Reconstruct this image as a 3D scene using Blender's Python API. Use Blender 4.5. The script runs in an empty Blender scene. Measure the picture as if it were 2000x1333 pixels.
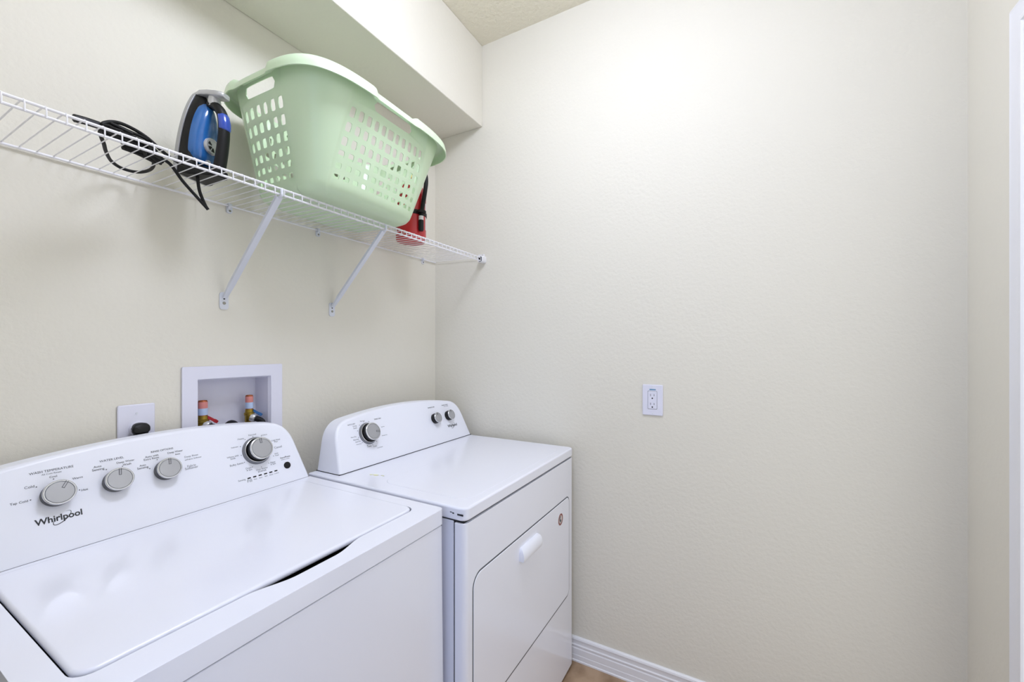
import bpy, bmesh, math, random
from mathutils import Vector, Matrix
random.seed(7)
S = bpy.context.scene
COL = S.collection
PI = math.pi

# ------------------------------------------------------------------ camera, world, light, exposure
cam = bpy.data.cameras.new('camera')
cam.sensor_width = 36.0
cam.lens = 810.7 / 2000 * 36
cam.shift_y = 13.8 / 2000
cam.clip_start = 0.02
co = bpy.data.objects.new('camera', cam)
COL.objects.link(co)
co.location = (-1.645, -1.368, 1.30)
co.rotation_euler = (PI / 2, 0, math.radians(29.265 - 90))
S.camera = co

w = bpy.data.worlds.new('world'); S.world = w; w.use_nodes = True
w.node_tree.nodes['Background'].inputs[0].default_value = (0.9, 0.95, 1.0, 1)
w.node_tree.nodes['Background'].inputs[1].default_value = 0.05

S.view_settings.view_transform = 'Standard'
S.view_settings.look = 'None'
S.view_settings.gamma = 1
S.view_settings.use_curve_mapping = False
S.view_settings.exposure = 0.0

def area(name, loc, aim, size, power, color, size_y=None, shape='RECTANGLE'):
    l = bpy.data.lights.new(name, 'AREA')
    l.shape = shape; l.size = size
    if size_y: l.size_y = size_y
    l.energy = power; l.color = color
    o = bpy.data.objects.new(name, l); COL.objects.link(o)
    o.location = loc
    o.rotation_euler = (Vector(aim) - Vector(loc)).to_track_quat('-Z', 'Y').to_euler()
    return o

# unseen soft fill light, added in the opening of the left wall
# (the room's other light, the ceiling lamp, glows in its own builder further down)
area('left_fill', (-2.42, -1.25, 1.25), (-0.4, -0.9, 1.2), 1.0, 9.0, (0.54, 0.67, 1.0), size_y=2.0)
# light of the next room through the open door in the front wall
area('next_room_light', (-0.69, -1.96, 1.03), (-0.69, 0, 1.1), 0.78, 5.8, (1.0, 1.0, 0.96), size_y=1.95)

# ------------------------------------------------------------------ materials
def lin(h):
    f = lambda c: c / 12.92 if c <= 0.04045 else ((c + 0.055) / 1.055) ** 2.4
    return tuple(f(int(h[i:i + 2], 16) / 255) for i in (0, 2, 4)) + (1,)

def mat(name, hexcol, rough=0.5, metal=0.0, bump=None, coat=0.0, spec=0.5, mottle=None, trans=0.0, emit=None):
    m = bpy.data.materials.new(name); m.use_nodes = True
    nt = m.node_tree; b = nt.nodes['Principled BSDF']
    c = lin(hexcol)
    b.inputs['Base Color'].default_value = c
    b.inputs['Roughness'].default_value = rough
    b.inputs['Metallic'].default_value = metal
    b.inputs['Specular IOR Level'].default_value = spec
    b.inputs['Coat Weight'].default_value = coat
    b.inputs['Transmission Weight'].default_value = trans
    if emit:
        b.inputs['Emission Color'].default_value = lin(emit[0]); b.inputs['Emission Strength'].default_value = emit[1]
    tc = nt.nodes.new('ShaderNodeTexCoord')
    if bump:
        scale, strength, dist = bump
        n = nt.nodes.new('ShaderNodeTexNoise'); n.inputs['Scale'].default_value = scale
        n.inputs['Detail'].default_value = 3; n.inputs['Roughness'].default_value = 0.55
        nt.links.new(tc.outputs['Object'], n.inputs['Vector'])
        bp = nt.nodes.new('ShaderNodeBump'); bp.inputs['Strength'].default_value = strength; bp.inputs['Distance'].default_value = dist
        nt.links.new(n.outputs['Fac'], bp.inputs['Height']); nt.links.new(bp.outputs['Normal'], b.inputs['Normal'])
    if mottle:
        hex2, scale, lo, hi = mottle
        n = nt.nodes.new('ShaderNodeTexNoise'); n.inputs['Scale'].default_value = scale; n.inputs['Detail'].default_value = 6
        nt.links.new(tc.outputs['Object'], n.inputs['Vector'])
        r = nt.nodes.new('ShaderNodeMapRange'); r.inputs[1].default_value = lo; r.inputs[2].default_value = hi
        nt.links.new(n.outputs['Fac'], r.inputs[0])
        mx = nt.nodes.new('ShaderNodeMix'); mx.data_type = 'RGBA'
        mx.inputs[6].default_value = c; mx.inputs[7].default_value = lin(hex2)
        nt.links.new(r.outputs[0], mx.inputs[0]); nt.links.new(mx.outputs[2], b.inputs['Base Color'])
    return m

M = {}
M['wall'] = mat('cream wall paint', 'e4e0d4', 0.75, bump=(75, 0.28, 0.004), spec=0.25)
M['ceil'] = mat('textured ceiling paint', 'eae4d2', 0.9, bump=(55, 0.7, 0.008), spec=0.1)
M['trim'] = mat('white trim paint', 'eeeef2', 0.4)
M['tile'] = mat('tan stone tile', 'b59a7e', 0.45, mottle=('8f7458', 9, 0.42, 0.66), bump=(40, 0.1, 0.002))
M['enamel'] = mat('white appliance enamel', 'f1f3ff', 0.22, coat=0.25)
M['plastic_white'] = mat('white console plastic', 'f1f3fd', 0.32)
M['dark_void'] = mat('dark inside', '17181c', 0.7)
M['silver'] = mat('brushed silver plastic', 'b4b5ba', 0.32, metal=0.55)
M['silver_rim'] = mat('polished silver ring', 'd4d5d8', 0.18, metal=0.85)
M['knob_side'] = mat('dark grey knob side', '3a3b3f', 0.4)
M['grey_side'] = mat('grey knob side', '86878c', 0.35, metal=0.5)
M['black'] = mat('black plastic', '0c0c0e', 0.45, spec=0.35)
M['ink'] = mat('dark grey print', '55565c', 0.5)
M['ink_light'] = mat('pale grey print', '8d9097', 0.5)
M['logo_ink'] = mat('charcoal logo print', '2b2d33', 0.3)
M['wire'] = mat('white vinyl coated wire', 'ecebef', 0.35)
M['wire_metal'] = mat('white painted steel', 'dcdfe8', 0.4)
M['screw'] = mat('zinc screw', '9a9890', 0.35, metal=0.8)
M['green'] = mat('sage green plastic', 'd2e7c5', 0.32, spec=0.5, coat=0.12)
M['green'].node_tree.nodes['Principled BSDF'].inputs['Subsurface Weight'].default_value = 0.15
M['green'].node_tree.nodes['Principled BSDF'].inputs['Subsurface Radius'].default_value = (0.004, 0.006, 0.003)
M['red'] = mat('red enamel', 'c4222b', 0.28, coat=0.3)
M['label'] = mat('white paper label', 'e8e4e4', 0.5)
M['brass'] = mat('yellow brass', '9c8436', 0.3, metal=0.9)
M['copper'] = mat('copper', 'a8603f', 0.35, metal=0.8)
M['red_plastic'] = mat('red lever plastic', 'b3202b', 0.4)
M['blue_plastic'] = mat('blue lever plastic', '1f5f9c', 0.4)
M['label_pink'] = mat('pink printed band', 'd88a84', 0.5)
M['label_blue'] = mat('pale blue printed band', 'b9cdec', 0.5)
M['box_white'] = mat('white box plastic', 'e4e4f2', 0.4)
M['tank'] = mat('clear blue plastic', '2a66aa', 0.15, coat=0.5)
M['btn_blue'] = mat('bright blue button', '2649ae', 0.2, coat=0.6)
M['chrome'] = mat('silver grey plastic', 'c9cacd', 0.25, metal=0.5)
M['steel'] = mat('grey steel soleplate', 'a9aaac', 0.3, metal=0.6)
M['rubber'] = mat('black rubber cord', '0b0b0d', 0.55, spec=0.35)
M['stain'] = mat('yellow stain', 'dfe0ae', 0.5)
M['groove'] = mat('shadowy joint grey', '5c5f66', 0.6)
M['chip'] = mat('chipped paint', '2c2f36', 0.7)
M['badge_red'] = mat('badge rust red', '8c4740', 0.4)
M['badge_pale'] = mat('badge pale grey', 'd2c8c6', 0.4)
M['sticker_blue'] = mat('blue sticker', '5f93b5', 0.5)
M['lamp'] = mat('frosted lamp glass', 'ffffff', 0.5, emit=('e4eaff', 26.4))

# ------------------------------------------------------------------ helpers
class BM:
    """collects shapes in world coordinates, becomes ONE mesh object"""
    def __init__(s): s.b = bmesh.new(); s.mats = []; s.cur = 0
    def use(s, m):
        if m not in s.mats: s.mats.append(m)
        s.cur = s.mats.index(m); return s
    def _mark(s, faces):
        for f in faces: f.material_index = s.cur
    def box(s, x0, x1, y0, y1, z0, z1):
        v = [s.b.verts.new((x, y, z)) for z in (z0, z1) for y in (y0, y1) for x in (x0, x1)]
        q = [(0, 2, 3, 1), (4, 5, 7, 6), (0, 1, 5, 4), (2, 6, 7, 3), (0, 4, 6, 2), (1, 3, 7, 5)]
        s._mark([s.b.faces.new([v[i] for i in f]) for f in q]); return s
    def rings(s, rs, close=False, cap=True):
        """loft over rings of equal length (each a list of points)"""
        V = [[s.b.verts.new(p) for p in r] for r in rs]
        n = len(V[0]); fs = []
        for a, b in list(zip(V, V[1:])) + ([(V[-1], V[0])] if close else []):
            for i in range(n):
                j = (i + 1) % n
                fs.append(s.b.faces.new((a[i], a[j], b[j], b[i])))
        if cap and not close:
            fs.append(s.b.faces.new(V[0][::-1])); fs.append(s.b.faces.new(V[-1]))
        s._mark(fs); return s
    def lathe(s, prof, mtx, n=32, cap=True):
        """prof: (radius, height) along local z of mtx"""
        rs = [[mtx @ Vector((r * math.cos(2 * PI * i / n), r * math.sin(2 * PI * i / n), h)) for i in range(n)] for r, h in prof]
        return s.rings(rs, cap=cap)
    def tube(s, pts, r, n=10, smooth=6, closed=False):
        P = [Vector(p) for p in pts]
        if smooth and len(P) > 2: P = spline(P, smooth, closed)
        rs = []; up = None
        for i, p in enumerate(P):
            if closed: t = P[(i + 1) % len(P)] - P[i - 1]
            else: t = P[min(i + 1, len(P) - 1)] - P[max(i - 1, 0)]
            t.normalize()
            if up is None:
                up = t.orthogonal().normalized()
            up = (up - t * up.dot(t)).normalized(); sd = t.cross(up)
            rr = r(i / (len(P) - 1)) if callable(r) else r
            rs.append([p + up * (rr * math.cos(2 * PI * k / n)) + sd * (rr * math.sin(2 * PI * k / n)) for k in range(n)])
        return s.rings(rs, close=closed)
    def prism(s, outline, f0, f1):
        """outline: list of 2D points; f0/f1 map (a,b) -> 3D for the two caps"""
        return s.rings([[f0(a, b) for a, b in outline], [f1(a, b) for a, b in outline]])
    def out(s, name, m=None, parent=None, origin=None, bevel=0, seg=3, smooth=True, angle=35, mods=()):
        b = s.b
        bmesh.ops.remove_doubles(b, verts=b.verts, dist=1e-6)
        bmesh.ops.recalc_face_normals(b, faces=b.faces)
        if origin is not None: bmesh.ops.translate(b, verts=b.verts, vec=-Vector(origin))
        me = bpy.data.meshes.new(name); b.to_mesh(me); b.free()
        for mm in ([m] if m else []) + s.mats: me.materials.append(mm)
        if m and s.mats:
            pass
        if smooth: soft(me, angle)
        o = bpy.data.objects.new(name, me); COL.objects.link(o)
        if parent: o.parent = parent
        if bevel:
            md = o.modifiers.new('bevel', 'BEVEL'); md.width = bevel; md.segments = seg
            md.limit_method = 'ANGLE'; md.angle_limit = math.radians(40); md.harden_normals = True
            for p in me.polygons: p.use_smooth = True
            for e in me.edges: e.use_edge_sharp = False
        return o

def soft(me, angle):
    for p in me.polygons: p.use_smooth = True
    b = bmesh.new(); b.from_mesh(me); lim = math.radians(angle)
    for e in b.edges:
        e.smooth = not (len(e.link_faces) == 2 and e.calc_face_angle(0) > lim)
    b.to_mesh(me); b.free()

def spline(P, k, closed=False):
    out = []; n = len(P)
    rng = range(n if closed else n - 1)
    for i in rng:
        p1, p2 = P[i], P[(i + 1) % n]
        p0 = P[i - 1] if (closed or i > 0) else p1 * 2 - p2
        p3 = P[(i + 2) % n] if (closed or i + 2 < n) else p2 * 2 - p1
        for j in range(k):
            t = j / k
            out.append(0.5 * ((2 * p1) + (p2 - p0) * t + (2 * p0 - 5 * p1 + 4 * p2 - p3) * t * t + (3 * p1 - p0 - 3 * p2 + p3) * t ** 3))
    if not closed: out.append(P[-1])
    return out

def rrect(x0, x1, y0, y1, r, n=6):
    rs = r if isinstance(r, (tuple, list)) else (r,) * 4    # BL, BR, TR, TL
    pts = []
    for (cx, cy, a0, rr) in ((x0, y0, PI, rs[0]), (x1, y0, 1.5 * PI, rs[1]), (x1, y1, 0, rs[2]), (x0, y1, PI / 2, rs[3])):
        sx = 1 if cx == x0 else -1; sy = 1 if cy == y0 else -1
        for i in range(n + 1):
            a = a0 + PI / 2 * i / n
            pts.append((cx + sx * rr + rr * math.cos(a), cy + sy * rr + rr * math.sin(a)))
    return pts

def thing(name, label, cat, loc, group=None):
    o = bpy.data.objects.new(name, None); COL.objects.link(o); o.location = loc
    o.empty_display_size = 0.05
    return tag(o, label, cat, group)
def tag(o, label=None, cat=None, group=None, kind=None):
    if label: o['label'] = label
    if cat: o['category'] = cat
    if group: o['group'] = group
    if kind: o['kind'] = kind
    return o
def struct(o, label=None):
    o['kind'] = 'structure'
    if label: o['label'] = label
    return o
def copy_tree(o, parent=None):
    c = o.copy(); COL.objects.link(c)
    if parent: c.parent = parent
    for ch in list(o.children): copy_tree(ch, c)
    return c

_text_cache = {}
def text_mesh(string, size, bold=0.0):
    key = (string, size, bold)
    if key not in _text_cache:
        cu = bpy.data.curves.new('t', 'FONT'); cu.body = string; cu.size = size; cu.extrude = 0.00015; cu.offset = bold
        cu.align_x = 'CENTER'; cu.align_y = 'CENTER'; cu.resolution_u = 3
        o = bpy.data.objects.new('t', cu); COL.objects.link(o)
        dg = bpy.context.evaluated_depsgraph_get(); dg.update()
        _text_cache[key] = bpy.data.meshes.new_from_object(o.evaluated_get(dg))
        bpy.data.objects.remove(o)
    return _text_cache[key]
def put_text(bm, string, mtx, width=None, height=None, bold=0.0):
    """string centred on mtx, fitted to width (metres) or to cap height"""
    me = text_mesh(string, 0.01, bold)
    xs = [v.co.x for v in me.vertices]; ys = [v.co.y for v in me.vertices]
    if not xs: return
    w0 = max(xs) - min(xs); h0 = max(ys) - min(ys)
    sx = width / w0 if width else height / h0
    sy = height / h0 if height else sx
    cx, cy = (max(xs) + min(xs)) / 2, (max(ys) + min(ys)) / 2
    b = bm.b
    vm = [b.verts.new(mtx @ Vector(((v.co.x - cx) * sx, (v.co.y - cy) * sy, v.co.z + 0.0003))) for v in me.vertices]
    fs = []
    for p in me.polygons:
        try: fs.append(b.faces.new([vm[i] for i in p.vertices]))
        except ValueError: pass
    bm._mark(fs)

# ------------------------------------------------------------------ the room
CEIL = 2.73; FRONT = -1.915; LEFT = -2.40; ALCOVE = -1.60; T = 0.10
# back wall with the cut-out for the water box
bm = BM()
hx0, hx1, hz0, hz1 = -1.055, -0.835, 1.0, 1.215
bm.box(LEFT, hx0, 0, T, 0, CEIL).box(hx1, T, 0, T, 0, CEIL).box(hx0, hx1, 0, T, 0, hz0).box(hx0, hx1, 0, T, hz1, CEIL)
struct(bm.out('wall_back', M['wall'], smooth=False))
bm = BM(); bm.box(0, T, FRONT - T, 0, 0, CEIL); struct(bm.out('wall_right', M['wall'], smooth=False))
# front wall: door opening from x=-1.09 to x=-0.28
bm = BM(); dx0, dx1, dz = -1.09, -0.295, 2.026
bm.box(dx1, 0, FRONT - T, FRONT, 0, CEIL).box(LEFT, dx0, FRONT - T, FRONT, 0, CEIL).box(dx0, dx1, FRONT - T, FRONT, dz, CEIL)
struct(bm.out('wall_front', M['wall'], smooth=False))
# left wall with the open doorway that holds the fill light
bm = BM()
bm.box(LEFT - T, ALCOVE, -0.72, 0, 0, CEIL).box(LEFT - T, LEFT, FRONT - T, -1.8, 0, CEIL).box(LEFT - T, LEFT, -1.8, -0.72, 2.3, CEIL)
struct(bm.out('wall_left', M['wall'], smooth=False))
bm = BM(); bm.box(LEFT - T, T, FRONT - T, T, -0.08, 0); struct(bm.out('floor', M['tile'], smooth=False))
bm = BM(); bm.box(LEFT - T, T, FRONT - T, T, CEIL, CEIL + 0.1); struct(bm.out('ceiling', M['ceil'], smooth=False))
bm = BM(); bm.box(ALCOVE, 0, -0.286, 0, 2.347, CEIL)
o = bm.out('ceiling_soffit', M['wall'], bevel=0.004, seg=2); struct(o, 'cream boxed soffit running along the back wall under the ceiling')

# baseboards
prof = [(0, 0), (0.016, 0), (0.016, 0.006), (0.013, 0.008), (0.013, 0.026), (0.0118, 0.028), (0.0118, 0.052), (0.0095, 0.056), (0.0095, 0.0595), (0.012, 0.063), (0.012, 0.067), (0.009, 0.070), (0.009, 0.083), (0.011, 0.088), (0.009, 0.094), (0.004, 0.0975), (0, 0.0975)]
bm = BM(); bm.rings([[(-t, y, z) for t, z in prof] for y in (-0.001, FRONT + 0.001)])
struct(bm.out('baseboard_right', M['trim'], angle=25))
bm = BM(); bm.rings([[(x, -t, z) for t, z in prof] for x in (ALCOVE + 0.001, -0.001)])
struct(bm.out('baseboard_back', M['trim'], angle=25))
bm = BM(); bm.rings([[(x, FRONT + t, z) for t, z in prof] for x in (-0.235, -0.001)])
struct(bm.out('baseboard_front', M['trim'], angle=25))

# door casing on the front wall (mitred) round the open doorway
cp = [(0, 0), (0, 0.005), (0.004, 0.010), (0.012, 0.014), (0.018, 0.012), (0.040, 0.010), (0.048, 0.014), (0.056, 0.014), (0.058, 0.010), (0.058, 0)]
xo, zo = -0.236, 2.084
bm = BM()
rs = []
for (sx, z) in ((0, 0.0), (0, None), (1, None), (1, 0.0)):
    r = []
    for d, t in cp:
        x = xo - d if sx == 0 else (dx0 - 0.058) + d
        r.append((x, FRONT + t, z if z is not None else zo - d))
    rs.append(r)
bm.rings(rs)
struct(bm.out('trim_1', M['trim'], angle=25), 'white mitred door casing at the right edge')

# ceiling lamp
t = thing('ceiling_light', 'round frosted ceiling light above the middle of the room', 'lamp', (-0.95, -1.04, CEIL))
LC = Matrix.Translation((-0.95, -1.04, CEIL))
bm = BM(); bm.lathe([(0.24, 0), (0.24, -0.02), (0.23, -0.025)], LC, 48)
bm.out('lamp_base', M['wire_metal'], t, (-0.95, -1.04, CEIL))
bm = BM(); bm.lathe([(0.228, -0.022), (0.224, -0.090), (0.19, -0.140), (0.12, -0.165), (0.03, -0.172)], LC, 48)
bm.out('lamp_shade', M['lamp'], t, (-0.95, -1.04, CEIL))

# ------------------------------------------------------------------ appliance consoles and knobs
KL = 0.4                                        # lean of the console face (y per z)
LIFT = 0.0015                                   # the console stands this much above the top
NF = Vector((0, -1, KL)).normalized()
VF = Vector((0, KL, 1)).normalized()
def face(X, Z, fy, fz):
    """frame on a console face at height Z"""
    m = Matrix.Identity(4)
    m.col[0][:3] = (1, 0, 0); m.col[1][:3] = VF; m.col[2][:3] = NF
    m.col[3][:3] = (X, fy + KL * (Z - fz - LIFT), Z)
    return m

def console(xc, hw, fy, fz, yb, ze, zc, name, parent, org, gap_shade_h):
    taper = 0.18; rc = 0.070
    # outline: right bottom, straight tapered side, round corner, gentle arch, mirrored
    N = 40
    def side(z): return hw - taper * (z - fz)
    xs_, zs_ = side(ze - rc), ze - rc
    R = [(side(fz - 0.012), fz - 0.012), (hw, fz)]
    for i in range(1, 5):
        z = fz + (zs_ - fz) * i / 4; R.append((side(z), z))
    # cubic corner from the side to the arch
    x1 = xs_ - rc * 0.95; k = 2 * (zc - ze) / max(0.05, x1)
    P0 = Vector((xs_, zs_)); P3 = Vector((x1, ze + 0.0)); P1 = P0 + Vector((-taper, 1)).normalized() * rc * 0.55; P2 = P3 + Vector((1, -k)).normalized() * rc * 0.60
    for i in range(1, 13):
        t = i / 12; q_ = P0 * (1 - t) ** 3 + P1 * 3 * t * (1 - t) ** 2 + P2 * 3 * t * t * (1 - t) + P3 * t ** 3
        R.append((q_.x, q_.y))
    arch = [(x1 * (1 - 2 * i / N), ze + (zc - ze) * (1 - (1 - 2 * i / N) ** 2)) for i in range(1, N)]
    pts = R + arch + [(-x, z) for x, z in reversed(R)]
    bm = BM()
    def front(x, z): return (xc + x, fy + KL * (z - fz - LIFT), z)
    def back(x, z): return (xc + x, yb + 0.02 * (z - fz), z)
    bm.prism(pts, front, back)
    o = bm.out(name, M['plastic_white'], parent, org, bevel=0.008, seg=4)
    if gap_shade_h:       # thin strip painting in the shade of the gap under the console
        bm = BM(); bm.box(xc - hw - 0.0006, xc + hw + 0.0006, fy - 0.0008, yb + 0.0006, fz - 0.002, fz + gap_shade_h)
        bm.out('console_gap_shade', M['dark_void'] if gap_shade_h > 0.0012 else M['grey_side'], parent, org)
    return o

def knob_mesh(r, h, n=40):
    """knob body, cap and pointer around the local origin, z = axis"""
    I = Matrix.Identity(4)
    body = BM(); body.lathe([(r * 1.00, 0.0005), (r * 1.02, h * 0.35), (r * 0.99, h * 0.82)], I, n)
    cap = BM()
    cap.use(M['silver_rim']).lathe([(r * 0.99, h * 0.80), (r * 1.03, h * 0.86), (r * 1.02, h * 0.96), (r * 0.97, h), (r * 0.90, h)], I, n, cap=False)
    cap.use(M['ink_light']).lathe([(r * 0.90, h), (r * 0.875, h - 0.0011), (r * 0.85, h - 0.0002)], I, n, cap=False)
    cap.use(M['silver']).lathe([(r * 0.85, h - 0.0002), (r * 0.4, h + 0.0001), (0.00002, h + 0.0002)], I, n, cap=False)
    return body, cap
def add_knob(parent, org, m4, r, h, side, capm, ang, plen, name='knob'):
    body, cap = knob_mesh(r, h)
    o = body.out(name, side, parent)
    mm = Matrix.Translation(-Vector(org)) @ m4
    o.matrix_local = mm
    cap.out('knob_cap', None, o)
    p = BM()
    w2 = r * 0.055
    c, s = math.cos(ang), math.sin(ang)
    pm = Matrix(((c, -s, 0, 0), (s, c, 0, 0), (0, 0, 1, 0), (0, 0, 0, 1)))
    def seg(x0, x1, y0, y1):
        vs = [p.b.verts.new(pm @ Vector((x, y, z))) for z in (h - 0.0005, h + 0.0006) for x, y in ((x0, y0), (x1, y0), (x1, y1), (x0, y1))]
        for q in ((0, 1, 2, 3), (4, 5, 6, 7), (0, 1, 5, 4), (1, 2, 6, 5), (2, 3, 7, 6), (3, 0, 4, 7)): p.b.faces.new([vs[i] for i in q])
    a0, a1 = r * (0.97 - plen), r * 0.95
    seg(a0, a1, w2, w2 * 1.7); seg(a0, a1, -w2 * 1.7, -w2); seg(a0, a0 + w2 * 0.7, -w2, w2)
    p.out('knob_pointer', M['ink'], o)
    return o
def dial_ring(parent, org, m4, r0, r1, h):
    bm = BM(); I = Matrix.Identity(4)
    bm.use(M['grey_side']).lathe([(r1 * 1.05, 0.0), (r1 * 1.03, 0.002), (r1 * 0.93, h)], I, 44, cap=False)
    bm.use(M['silver_rim']).lathe([(r1 * 0.93, h), (r1 * 0.90, h * 1.05), (r0 * 1.06, h * 0.9), (r0 * 1.03, h * 0.4)], I, 44, cap=False)
    bm.use(M['dark_void']).lathe([(r0 * 1.05, h * 0.45), (r0 * 0.5, h * 0.4)], I, 44)
    o = bm.out('dial_ring', None, parent)
    o.matrix_local = Matrix.Translation(-Vector(org)) @ m4
    return o

def swirl(bm, m4, w, h):
    """open ellipse stroke crossing the logo"""
    P = []
    for i in range(30):
        a = math.radians(75 + 330 * i / 29)
        x, y = w * math.cos(a), h * math.sin(a)
        c, s = math.cos(math.radians(38)), math.sin(math.radians(38))
        P.append(m4 @ Vector((x * c - y * s, x * s + y * c, 0.0002)))
    k = w * 0.035
    bm.tube(P, lambda t: k * (0.25 + 1.0 * math.sin(PI * t)), n=6, smooth=0)

# ------------------------------------------------------------------ washing machine
WO = Vector((-1.155, -0.37, 0.0)); WT = 0.888; WF = -0.163; WX = -1.155
t = thing('washing_machine', 'white top-loading washing machine with four silver knobs, nearest the camera', 'washing machine', WO)
t.rotation_euler = (0, -0.015, 0)
wm = t
wm.location.x += 0.015 * 0.93
bm = BM(); bm.prism(rrect(WX - 0.345, WX + 0.345, -0.700, -0.05, 0.012), lambda a, b: (a, b, 0.03), lambda a, b: (a, b, 0.846))
bm.out('cabinet', M['enamel'], wm, WO, bevel=0.004, seg=3)
# dark sheet painting in the shade under the lid and in the deck gap
bm = BM(); bm.box(WX - 0.342, WX + 0.342, -0.697, -0.055, 0.8445, 0.8525)
bm.out('deck_shade', M['dark_void'], wm, WO)
# deck with the lid opening and the finger notch in front
lx0, lx1, ly0, ly1 = -1.463, -0.846, -0.640, -0.186
inner = []
def notch(x):
    a, b = -1.262, -1.015
    d = min(x - a, b - x)
    if d <= 0: return 0
    s_ = min(1, d / 0.085); s_ = s_ * s_ * (3 - 2 * s_)
    return 0.020 * s_
base = rrect(lx0, lx1, ly0, ly1, 0.026, 6)
front_pts = [(x, ly0 - notch(x)) for x in [lx0 + 0.03 + (lx1 - lx0 - 0.06) * i / 60 for i in range(61)]]
# rrect order: BL corner, BR corner, TR, TL
inner = base[:7] + front_pts + base[7:]
outer = rrect(WX - 0.346, WX + 0.346, -0.702, -0.05, 0.014, 6)
b = bmesh.new()
vo = [b.verts.new((x, y, 0.8492)) for x, y in outer]; vi = [b.verts.new((x, y, 0.8492)) for x, y in inner]
es = [b.edges.new((L[i], L[(i + 1) % len(L)])) for L in (vo, vi) for i in range(len(L))]
bmesh.ops.triangle_fill(b, edges=es, use_beauty=True)
r = bmesh.ops.extrude_face_region(b, geom=b.faces[:])
bmesh.ops.translate(b, verts=[v for v in r['geom'] if isinstance(v, bmesh.types.BMVert)], vec=(0, 0, WT - 0.8492))
q = BM(); q.b.free(); q.b = b
q.out('top_deck', M['enamel'], wm, WO, bevel=0.0075, seg=4)
# lid
bm = BM()
bm.prism(rrect(lx0 + 0.0032, lx1 - 0.003, ly0 + 0.003, ly1 + 0.003, 0.024, 8), lambda a, b: (a, b, WT - 0.009), lambda a, b: (a, b, WT + 0.0035))
lid = bm.out('lid', M['enamel'], wm, WO, bevel=0.0058, seg=4)
bm = BM(); bm.box(lx0 + 0.003, lx0 + 0.012, -0.318, -0.300, WT - 0.012, WT - 0.002)
bm.out('lid_bumper', M['black'], lid, WO, bevel=0.002)
console(WX, 0.345, WF, WT, -0.045, 1.066, 1.085, 'control_console', wm, WO, 0.0008)
Wf = lambda x, z: face(WX + x, z, WF, WT)
add_knob(wm, WO, Wf(-0.1985, 0.9985), 0.0245, 0.024, M['knob_side'], M['silver'], math.radians(58), 0.62)
add_knob(wm, WO, Wf(-0.1045, 0.9985), 0.0245, 0.024, M['knob_side'], M['silver'], math.radians(83), 0.62)
add_knob(wm, WO, Wf(-0.0115, 0.9985), 0.0245, 0.024, M['knob_side'], M['silver'], math.radians(83), 0.62)
dial_ring(wm, WO, Wf(0.207, 0.9965), 0.033, 0.0385, 0.009)
add_knob(wm, WO, Wf(0.207, 0.9965) @ Matrix.Translation((0, 0, 0.004)), 0.031, 0.026, M['black'], M['silver'], math.radians(88), 0.5, 'cycle_knob')
bm = BM(); bm.lathe([(0.0102, 0), (0.0102, 0.0015), (0.009, 0.002)], Wf(0.2835, 0.9365), 28)
bm.out('start_button', M['black'], wm, WO)
for x in (0.170, 0.1852, 0.2006, 0.216, 0.2314, 0.2466):
    bm = BM(); m4 = Wf(x, 0.9297)
    bm.prism(rrect(-0.0046, 0.0046, -0.0017, 0.0017, 0.0014, 3), lambda a, b: m4 @ Vector((a, b, 0)), lambda a, b: m4 @ Vector((a, b, 0.0006)))
    bm.out('status_light', M['black'], wm, WO)
def lettering(items, fr, m, name, parent, org, label=None):
    """each printed word is a part of its own"""
    for (x0, x1, z, s_) in items:
        bm = BM(); put_text(bm, s_, fr((x0 + x1) / 2, z), width=abs(x1 - x0))
        o = bm.out(name, m, parent, org, smooth=False)
        o['label'] = label + ' "%s"' % s_
lettering([(-0.2325, -0.1685, 1.047, 'WASH TEMPERATURE'), (-0.127, -0.085, 1.046, 'WATER LEVEL'), (-0.034, 0.011, 1.0455, 'RINSE OPTIONS'), (0.268, 0.299, 0.9605, 'Start/Pause')],
          Wf, M['ink'], 'panel_heading', wm, WO, 'dark grey printed heading')
lettering([(-0.2055, -0.1945, 1.034, 'Cool'), (-0.173, -0.157, 1.022, 'Warm'), (-0.162, -0.152, 0.9955, 'Hot'), (-0.241, -0.2275, 1.023, 'Cold'), (-0.262, -0.2385, 0.9978, 'Tap Cold'),
           (-0.138, -0.125, 1.0365, 'Auto'), (-0.141, -0.121, 1.0298, 'Sensing'), (-0.099, -0.067, 1.0355, 'Deep Water'), (-0.089, -0.074, 1.0295, 'Wash'),
           (-0.060, -0.048, 1.020, 'Auto'), (-0.065, -0.044, 1.014, 'Sensing'), (-0.047, -0.021, 1.0365, 'Auto with'), (-0.050, -0.021, 1.031, 'Extra Rinse'),
           (-0.002, 0.030, 1.0355, 'Deep Water'), (0.013, 0.023, 1.0295, 'Rinse')], Wf, M['ink'], 'panel_lettering', wm, WO, 'small grey printed word')
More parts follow.
